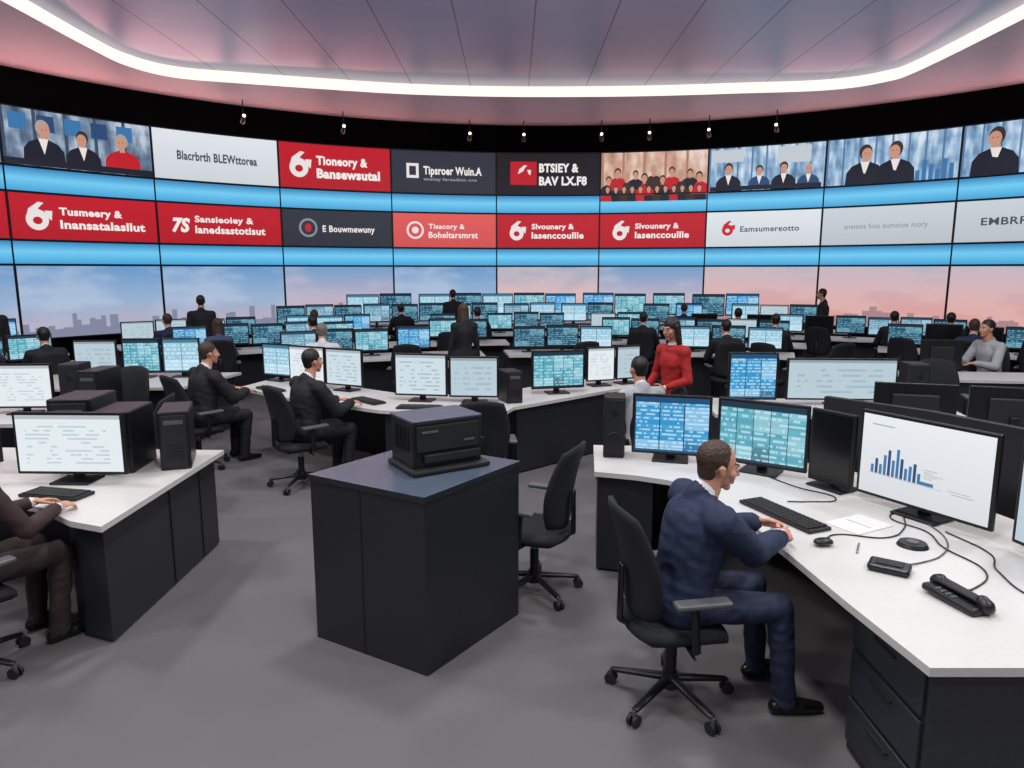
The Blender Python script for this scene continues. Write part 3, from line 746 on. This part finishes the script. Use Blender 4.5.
def head_mb(mb, T, skin, hair, style, vox):
    P = [((0, -.022, .036), (0, .002, .036), (.075, .094), (.073, .094), (1, 0, 0), 0),
         ((0, .028, .01), (0, .03, -.045), (.060, .058), (.052, .052), (1, 0, 0), 0),
         ((0, .03, -.062), (0, .064, -.086), (.046, .028), (.023, .019), (1, 0, 0), 0),
         ((0, .088, .020), (0, .107, -.017), .008, .0118, None, 0),
         ((-.011, .093, -.021), (.011, .093, -.021), .0085, .0085, None, 0),
         ((-.036, .077, .033), (.036, .077, .033), .0125, .0125, None, 0),
         ((-.040, .0735, .021), (-.020, .0795, .022), .006, .006, None, 0), ((.040, .0735, .021), (.020, .0795, .022), .006, .006, None, 0),
         ((-.038, .055, -.012), (-.034, .06, -.03), .025, .021, None, 0), ((.038, .055, -.012), (.034, .06, -.03), .025, .021, None, 0),
         ((-.015, .084, -.05), (.015, .084, -.05), .008, .008, None, 0), ((-.011, .083, -.060), (.011, .083, -.060), .0085, .0085, None, 0),
         ((0, -.02, -.04), (0, -.04, -.15), (.054, .056), (.058, .058), (1, 0, 0), 0)]
    for sg in (-1, 1): P.append(((sg*.077, -.012, .014), (sg*.075, -.004, -.022), (.008, .019), (.006, .012), (1, 0, 0), 0))
    V, F, C, lab = blob(P, vox, 2)
    ms = []
    for c in C:
        if c[1] > .07 and ((c[0]/.021)**2+((c[2]+.055)/.0085)**2) < 1: ms.append(LIP)
        elif c[1] > .06 and (((abs(c[0])-.031)/.018)**2+((c[2]-.038)/.0045)**2) < 1: ms.append(hair)
        else: ms.append(skin)
    mb.add([tuple(v) for v in V], F, ms, T, True)
    for sg in (-1, 1):
        for c, r, m in (((sg*.030, .0715, .010), .0115, EYEW), ((sg*.030, .0790, .010), .0055, EYED)):
            v, f = rc_mesh(c, (c[0], c[1], c[2]+.0005), r, r, None, 12, 4); mb.add(v, f, m, T, True)
    if style == 'thin':
        Hh = [((0, -.036, .047), (0, -.014, .053), (.080, .087), (.076, .087), (1, 0, 0), 0),
              ((0, -.055, .02), (0, -.05, -.03), (.071, .05), (.060, .044), (1, 0, 0), 0),
              ((-.067, .0, .045), (-.069, .006, .008), .015, .009, None, 0), ((.067, .0, .045), (.069, .006, .008), .015, .009, None, 0)]
    elif style == 'short':
        Hh = [((0, -.032, .052), (0, -.008, .056), (.081, .088), (.078, .088), (1, 0, 0), 0),
              ((0, -.055, .02), (0, -.05, -.025), (.070, .05), (.058, .042), (1, 0, 0), 0),
              ((-.066, .0, .05), (-.07, .004, .02), .016, .009, None, 0), ((.066, .0, .05), (.07, .004, .02), .016, .009, None, 0)]
    else:
        Hh = [((0, -.032, .052), (0, -.006, .054), (.085, .092), (.082, .092), (1, 0, 0), 0),
              ((0, -.06, .03), (0, -.085, -.17), (.078, .05), (.07, .03), (1, 0, 0), 0),
              ((-.07, -.01, .04), (-.078, -.02, -.15), .026, .022, None, 0), ((.07, -.01, .04), (.078, -.02, -.15), .026, .022, None, 0)]
    V, F, C, lab = blob(Hh, vox*1.1, 2)
    mb.add([tuple(v) for v in V], F, hair, T, True)

HC = {}
def human(name, x, y, yaw, pose='sit', top=NAVY, bot=CHAR, skin=SKIN, hair=HBROWN, shirt=SHIRT, tie=None, style='short', wl=None, wr=None, lean=.06,
          hy=0., hp=0., vox=.016, hvox=None, fem=False, ank=None, key=None, sc=1., z=0., hand_dir=None, hand_n=None, vneck=True, curl=.5, bulk=1.06, hdrop=0., folds=0.):
    if key and key in HC: return place(HC[key], name, (x, y, z), yaw, None, sc)
    mb = MB(); k = .88 if fem else bulk
    if pose == 'sit':
        pel = Vector((0, 0, .56)); ank = ank or [(-.13, .44, .09), (.13, .40, .09)]
    else:
        pel = Vector((0, 0, .93)); ank = ank or [(-.10, -.02, .09), (.10, .03, .09)]; lean = lean if lean != .06 else .0
    ch = pel+Vector((0, lean, .47)); up = (ch-pel).normalized()
    sh = [ch+Vector((-.175*k, 0, -.02)), ch+Vector((.175*k, 0, -.02))]
    if pose == 'sit': wl = wl or (-.16, .42, .80); wr = wr or (.16, .42, .80)
    else: wl = wl or (-.25, .05, .80); wr = wr or (.25, .05, .80)
    X = (1, 0, 0)
    def al(t): return pel+(ch-pel)*t
    wb = (.135 if fem else .155)*k; P = []
    jl = -.04 if pose == 'sit' else -.12
    kd = 1. if fem else bulk
    P.append((al(jl)+Vector((0, -.01, 0)), al(.25), (.168*kd if not fem else .16, .125*kd), (wb, .115*kd), X, 0))
    P.append((al(.25), al(.78), (wb, .114*kd), (.175*k, .128*kd), X, 0))
    P.append((al(.78), al(.93), (.175*k, .128*kd), (.15*k, .10), X, 0))
    P.append((sh[0], sh[1], .074, .074, None, 0))
    if fem: P.append((al(.68)+Vector((-.06, .07, 0)), al(.68)+Vector((.06, .07, 0)), .056, .056, None, 0))
    nb = ch+Vector((0, .0, .03)); hc = ch+Vector((0, .05+lean*.25, .21-hdrop))
    for s_ in sh: P.append((nb+Vector((0, -.01, -.005)), s_+Vector((0, -.005, .01)), .05, .058, None, 0))
    P.append((nb-Vector((0, 0, .03)), hc+Vector((0, -.035, -.10)), .058*min(k, 1), .053*min(k, 1), None, 3))
    P.append((nb+Vector((0, -.004, .020)), nb+Vector((0, .006, .040)), .064*min(k, 1), .062*min(k, 1), None, 4))
    P.append((nb+Vector((0, -.018, -.004)), nb+Vector((0, -.014, .020)), .076*min(k, 1), .069*min(k, 1), None, 0))
    for i, sg in ((0, -1), (1, 1)):
        hip = pel+Vector((sg*.095, .01, -.01)); A = Vector(ank[i])
        kn, A = ik(hip, A, .45, .44, (sg*.05, 1, .35))
        if pose != 'sit': P.append((pel+Vector((sg*.07, 0, 0)), hip, .11, .1, None, 1))
        P.append((hip, kn, (.090*k, .088), (.066, .066), X, 1)); P.append((kn, A, .064, .050, None, 1))
        P.append((A+Vector((0, -.0, .0)), A+Vector((0, .0, -.03)), .048, .05, None, 1))
        fz = A.z-.09
        P.append(((A.x, A.y-.045, fz+.038), (A.x+sg*.02, A.y+.085, fz+.040), (.036, .037), (.044, .036), X, 2))
        P.append(((A.x+sg*.02, A.y+.085, fz+.038), (A.x+sg*.03, A.y+.17, fz+.030), (.044, .036), (.034, .026), X, 2))
        w = Vector(wl if sg < 0 else wr)
        el, w = ik(sh[i], w, .30, .265, (sg*.55, -.5, -.8))
        P.append((sh[i], el, .067*k, .056*k, None, 0)); fd = (w-el).normalized()
        P.append((el, w-fd*.035, .055*k, .042*k, None, 0)); P.append((w-fd*.04, w-fd*.016, .032, .031, None, 4))
        hd = Vector(hand_dir[i]) if hand_dir else (fd if pose != 'sit' else Vector((-.25*sg, 1, -.08)))
        nn = Vector(hand_n[i]) if hand_n else (Vector((sg*.25, 0, 1)) if pose == 'sit' else Vector((sg, 0, 0)))
        a = hd.normalized().cross(nn.normalized()); th = 1 if ((a.x*-sg+2*a.z) if pose == 'sit' else a.y) > 0 else -1
        hpz = hand_prims(w, hd, nn, th, curl, .95 if not fem else .88)
        if hvox:
            V, F, C, lab = blob(hpz, hvox, 1); mb.add([tuple(v) for v in V], F, skin, None, True)
        P += [(w-fd*.02, w+hd.normalized()*.01, .027, .026, None, 3)] if hvox else hpz
    P = [(tuple(p[0]), tuple(p[1]), p[2], p[3], tuple(p[4]) if p[4] is not None else None, p[5]) for p in P]
    V, F, C, lab = blob(P, vox, 3, folds)
    pm = {0: top, 1: bot, 2: SHOE, 3: skin, 4: shirt}; ms = []
    lap = LAPN if top is NAVY else (LAPB if top is BLKS else None)
    z0 = al(.42).z; zt = ch.z+.06; yl = lambda zz: pel.y+(ch.y-pel.y)*(zz-pel.z)/.47
    for c, l in zip(C, lab):
        m = pm[int(l)]
        if l == 0 and vneck and z0 < c[2] < zt and c[1] > yl(c[2])+.05:
            wd = .008+.062*(c[2]-z0)/(zt-z0)
            if abs(c[0]) < wd: m = tie if (tie and abs(c[0]) < .02) else shirt
            elif lap and abs(c[0]) < wd+.012+.03*(c[2]-z0)/(zt-z0): m = lap
        ms.append(m)
    mb.add([tuple(v) for v in V], F, ms, None, True)
    T = Matrix.Translation(hc) @ Matrix.Rotation(math.radians(hy), 4, 'Z') @ Matrix.Rotation(math.radians(hp), 4, 'X') @ Matrix.Scale(.96 if fem else 1., 4)
    head_mb(mb, T, skin, hair, style, max(.0045, vox*.5))
    me = mb.mesh(name)
    if key: HC[key] = me
    return place(me, name, (x, y, z), yaw, None, sc)

# foreground man
chair(.80, 3.26, -80)
human('seated_man', .83, 3.25, -80, top=NAVY, bot=NAVYT, hair=HBROWN, style='thin', wl=(-.21, .52, .835), wr=(-.01, .53, .835), lean=.095, hp=-10, hy=-2,
      vox=.0085, hvox=.0036, ank=[(-.12, .50, .09), (.19, .48, .09)], hand_dir=[(.40, 1, -.12), (-.50, .9, -.12)], hand_n=[(-.75, .1, .65), (.75, .1, .65)], curl=.75, bulk=1.2, tie=TIE, hdrop=.035, folds=.006)
# left woman
chair(-2.96, 3.48, -24)
human('seated_woman', -2.94, 3.52, -24, top=MAROON, bot=UMBER, hair=HBROWN, style='long', wl=(-.08, .46, .80), wr=(.14, .46, .80), lean=.08, fem=True, vox=.011, hvox=.0045, folds=.005)
# mid men
chair(-2.12, 6.82, -46)
human('seated_man', -2.08, 6.85, -44, top=BLKS, bot=BLKS, hair=HBLACK, wl=(-.10, .46, .81), wr=(.16, .46, .81), vox=.013, hvox=.006, hy=-2, bulk=1.18, folds=.006)
chair(-3.45, 7.5, -40)
human('seated_man', -3.40, 7.53, -38, top=BLKS, bot=BLKS, hair=HBROWN, wl=(-.12, .46, .81), wr=(.16, .46, .81), vox=.013, hvox=.006, hy=-10, bulk=1.18, folds=.006)
# woman in red
human('standing_woman', 1.66, 7.15, 125, 'stand', top=REDC, bot=BLKS, skin=SKIND, hair=HBLACK, style='long', fem=True, vox=.012, hvox=.006, sc=.96, vneck=False, wl=(-.10, .24, 1.02), wr=(.16, .22, 1.00), folds=.005, hp=-8)
human('seated_man', 1.24, 6.45, 20, top=LGREY, bot=BLKS, hair=HBLACK, vox=.016, sc=.98)
chair(1.24, 6.42, 20)

# ------------------------------------------------------------ middle desks
topA = [(-3.3, 8.35), (-2.5, 7.65), (-1.75, 7.2), (-1.35, 6.95), (-.8, 6.8), (-.1, 6.75), (.02, 7.12), (.5, 7.55), (1.2, 8.2), (1.7, 8.5), (1.6, 9.15), (.9, 8.95), (.2, 8.35), (-.3, 7.85), (-1.2, 7.85), (-2.2, 8.6), (-3.1, 9.15)]
mb = desk(topA, [[(-1.3, 7.02), (-.82, 6.87), (-.13, 6.83), (-.04, 7.15), (-.3, 7.7), (-1.1, 7.7)], [(.05, 7.2), (.5, 7.62), (1.2, 8.28), (1.62, 8.54), (1.54, 9.05), (.95, 8.88), (.3, 8.35), (-.2, 7.85)]],
          [(-3.1, 9.05, -2.25, 8.5), (-2.25, 8.5, -1.2, 7.78)])
mb.box((-.45, 6.84, .36), (.006, .02, .68), M_LINE); mb.build('office_desk')
mon2(-1.27, 7.5, -.69, 7.40, .42, DOC2); mon2(-.67, 7.38, -.14, 7.34, .40, DOC3)
mon2(.22, 7.85, .83, 8.0, .40, TB2); mon2(.90, 8.4, 1.26, 8.52, .38, DOC); mon2(1.28, 8.56, 1.60, 8.7, .38, DOC3)
mon2(-2.72, 8.5, -2.22, 8.25, .40, DOC); mon2(-2.2, 8.22, -1.72, 8.0, .40, DOC2); mon2(-3.2, 8.95, -2.78, 8.75, .38, TB3)
keyboard(-1.55, 7.40, -45); keyboard(-2.85, 8.15, -45); keyboard(-.95, 7.05, -5)
tower(-.02, 7.45, 20, s=(.18, .3, .34))
chair(-.28, 6.1, 5)
mb = MB(); mb.box((0, 0, .01), (.18, .24, .02), M_PAPER); mb.box((.01, .01, .024), (.17, .22, .006), M_PAPER, rz=.1); mb.build('paper_stack', (-.35, 6.92, .75), 0)

# left middle desks
mb = desk([(-6.3, 8.2), (-4.0, 8.35), (-3.75, 9.6), (-6.3, 9.6)], [[(-4.5, 8.42), (-4.05, 8.42), (-3.85, 9.5), (-4.5, 9.5)]], [(-6.2, 8.9, -4.5, 8.9)]); mb.build('office_desk')
mon2(-5.1, 9.1, -4.62, 9.15, .42, TB2); mon2(-4.6, 9.15, -4.12, 9.2, .42, TB3); mon2(-5.7, 9.05, -5.15, 9.08, .4, DOC3)
mb = desk([(-6.8, 6.3), (-3.75, 6.3), (-3.75, 7.15), (-6.8, 7.15)], [[(-4.3, 6.38), (-3.8, 6.38), (-3.8, 7.05), (-4.3, 7.05)]], [(-6.7, 7.05, -4.3, 7.05)]); mb.build('office_desk')
mon2(-5.12, 6.75, -4.5, 6.78, .40, DOC); mon2(-5.8, 6.7, -5.2, 6.75, .4, DOC2); speaker(-4.32, 6.85, 5, .2, .25, .5); tower(-4.05, 6.8, 0, s=(.2, .42, .45))
chair(-4.4, 7.7, 170); chair(-3.35, 6.1, 100)
# right middle desks
mb = desk([(2.0, 6.75), (4.4, 6.6), (4.6, 7.5), (2.1, 7.65)], [[(3.9, 6.72), (4.32, 6.7), (4.45, 7.4), (3.95, 7.45)], [(2.08, 6.82), (2.5, 6.8), (2.55, 7.5), (2.15, 7.52)]], [(2.5, 7.45, 4.0, 7.4)]); mb.build('office_desk')
mon2(2.25, 7.22, 2.76, 7.2, .46, TB1); mon2(2.86, 7.22, 3.98, 7.15, .40, DOC3); speaker(4.15, 7.15, -5, .2, .25, .46)
mb = desk([(2.6, 5.6), (4.6, 5.0), (4.9, 5.7), (2.9, 6.25)], [[(4.1, 5.28), (4.5, 5.15), (4.7, 5.65), (4.25, 5.78)]], [(2.75, 5.75, 4.2, 5.3)]); mb.build('office_desk')
mon2(3.7, 5.72, 3.1, 5.9, .36, OFFS); mon2(4.4, 5.5, 3.78, 5.7, .36, OFFS)
mb = desk([(5.2, 9.0), (8.2, 8.6), (8.4, 9.4), (5.3, 9.8)], [], [(5.25, 9.06, 8.2, 8.67), (5.25, 9.06, 5.33, 9.7)]); mb.build('office_desk')
mon2(6.15, 9.5, 5.6, 9.55, .36, OFFS)
chair(7.0, 10.2, 140)
human('seated_man', 7.0, 10.15, 100, top=LGREY, bot=CHAR, hair=HBLACK, shirt=LGREY, vox=.016, vneck=False, sc=1.05)

# ------------------------------------------------------------ far curved rows
AC = (1.1, 2.0)
def ap(rr, ph_): return (AC[0]+rr*math.sin(ph_), AC[1]+rr*math.cos(ph_))
KINDS = [TB5, TB2, TB3, TB4, DOC3, TB5, TB3, TB4, TB1, TB4]
KR = [OFFS, TB4, TB5, OFFS, TB3, TB4]
def farrow(rr, p0, p1, big=.52, hh=.34, lift=.09, skip=.06, kinds=KINDS):
    n = max(2, int((p1-p0)*rr/.5)); mb = MB()
    I = [ap(rr-.1, p0+(p1-p0)*i/n) for i in range(n+1)]; O = [ap(rr+.75, p0+(p1-p0)*i/n) for i in range(n+1)]
    mb.prism(I+O[::-1], .715, .75, M_WHITE)
    I2 = [ap(rr+.25, p0+(p1-p0)*i/n) for i in range(n+1)]; O2 = [ap(rr+.65, p0+(p1-p0)*i/n) for i in range(n+1)]
    mb.prism(I2+O2[::-1], 0, .715, M_DARK); mb.build('curved_desk')
    st = (big+.06)/(rr+.4); a = p0+st*.7; i = 0
    while a < p1-st*.6:
        x, y = ap(rr+.4, a)
        if random.random() > skip:
            mon(x, y, -math.degrees(a)+random.uniform(-5, 5), big, hh, random.choice(kinds), lift=lift+.02*(i % 2))
        a += st*random.choice([1., 1., 1.03, 1.2]); i += 1
farrow(9.7, -.50, -.16, skip=.2); farrow(9.7, -.12, .10, skip=.2); farrow(9.9, .16, .36, kinds=KR)
farrow(11.6, -.62, -.10, skip=.2); farrow(11.7, .0, .38, skip=.25)
farrow(13.4, -.66, -.28, skip=.12); farrow(13.5, -.22, .16, skip=.12); farrow(13.5, .20, .62, skip=.12, kinds=KR)
farrow(15.3, -.44, .10, .6, .42, .14, .06); farrow(15.3, .13, .44, .6, .42, .14, .06)
farrow(16.9, -.33, .36, .8, .55, .2, 0.)
farrow(11.2, -.98, -.72); farrow(11.7, .48, .74, kinds=KR); farrow(13.2, -.98, -.72, .6, .42, .14)
tops = [(BLKS, HBLACK, 'short', False), (NAVY, HBROWN, 'short', False), (CHAR, HGREY, 'short', False), (BLUSH, HBROWN, 'long', True), (BLKS, HBLOND, 'long', True), (SHIRT, HGREY, 'short', False)]
def fsit(rr, a, t):
    tp, hr, stl, fm = tops[t]; x, y = ap(rr-.55, a); yw = -math.degrees(a)+random.uniform(-15, 15)
    human('seated_woman' if fm else 'seated_man', x, y, yw, top=tp, bot=BLKS, hair=hr, style=stl, fem=fm, key='fs%d' % t, vox=.018)
    chair(x, y-.02, yw)
def fstand(x, y, yw, t, sc=1.):
    tp, hr, stl, fm = tops[t]
    human('standing_woman' if fm else 'standing_man', x, y, yw, 'stand', top=tp, bot=BLKS, hair=hr, style=stl, fem=fm, key='ft%d' % t, vox=.018, sc=sc)
for rr, a, t in ((9.7, -.44, 5), (9.9, .25, 0), (11.6, -.56, 3), (11.6, -.42, 0), (11.7, .12, 0), (11.7, .33, 0),
                 (13.4, -.60, 1), (13.4, -.40, 1), (13.5, -.14, 0), (13.5, .28, 0), (13.5, .5, 0), (13.5, .57, 0),
                 (15.3, -.25, 0), (15.3, .2, 1), (11.2, -.85, 2), (11.2, -.78, 0), (11.7, .6, 1), (11.7, .68, 0)):
    fsit(rr, a, t)
for rr, a in ((9.7, -.3), (9.7, .0), (11.6, -.2), (11.7, .22), (13.5, .4), (9.9, .32), (11.7, .52)):
    x, y = ap(rr-.55, a); chair(x, y, -math.degrees(a)+random.uniform(-30, 30))
fstand(-8.2, 11.0, 60, 0); fstand(-5.75, 13.0, 20, 0, .97); fstand(-.72, 10.55, 20, 4, .95)
fstand(-1.4, 16.75, 20, 0, .97); fstand(6.9, 15.6, 60, 0)
for x, y, a in ((5.2, 8.4, 160), (5.0, 10.9, 20), (-6.6, 7.75, 10)):
    chair(x, y, a)

# ------------------------------------------------------------ lights
def area(x, y, z, p, size, colr=(1., .985, .98)):  # unseen overhead fill, added to brighten the room; no fixture modelled
    l = bpy.data.lights.new('overhead_fill', 'AREA'); l.shape = 'DISK'; l.size = size; l.energy = p; l.color = colr
    o = bpy.data.objects.new('overhead_fill', l); COL.objects.link(o); o.location = (x, y, z); return o
for x in (-5.5, 0, 5.5):
    for y, p in ((1.5, 175), (5.5, 165), (9.5, 60)): area(x, y, CEIL+.2, p, .8)
for x in (-4, 4): area(x, -1.5, CEIL+.2, 120, .8)
# added rose fill without fixtures, tints the ceiling; aimed up and into the room
for i in range(15):
    a = -1.26+2.52*i/14
    p = 4+16*abs(a)**1.3
    if a > 0: p *= .75
    l = bpy.data.lights.new('rose_ceiling_fill', 'AREA'); l.shape = 'RECTANGLE'; l.size = 2.2; l.size_y = .15; l.energy = p; l.color = (1., .42, .40)
    o = bpy.data.objects.new('rose_ceiling_fill', l); COL.objects.link(o); o.location = arc(a, 5.70, .12)
    o.rotation_euler = (math.radians(180+66), 0, -a)
w = bpy.data.worlds.new('world'); scene.world = w; w.use_nodes = True
w.node_tree.nodes['Background'].inputs[0].default_value = (.72, .74, .8, 1); w.node_tree.nodes['Background'].inputs[1].default_value = .32

cam = bpy.data.cameras.new('camera'); co = bpy.data.objects.new('camera', cam); COL.objects.link(co)
cam.sensor_width = 36; cam.lens = 700/1024*36; cam.clip_start = .05; cam.clip_end = 200
co.location = (0, 0, H); co.rotation_euler = (math.radians(90-9.25), 0, 0)
scene.camera = co
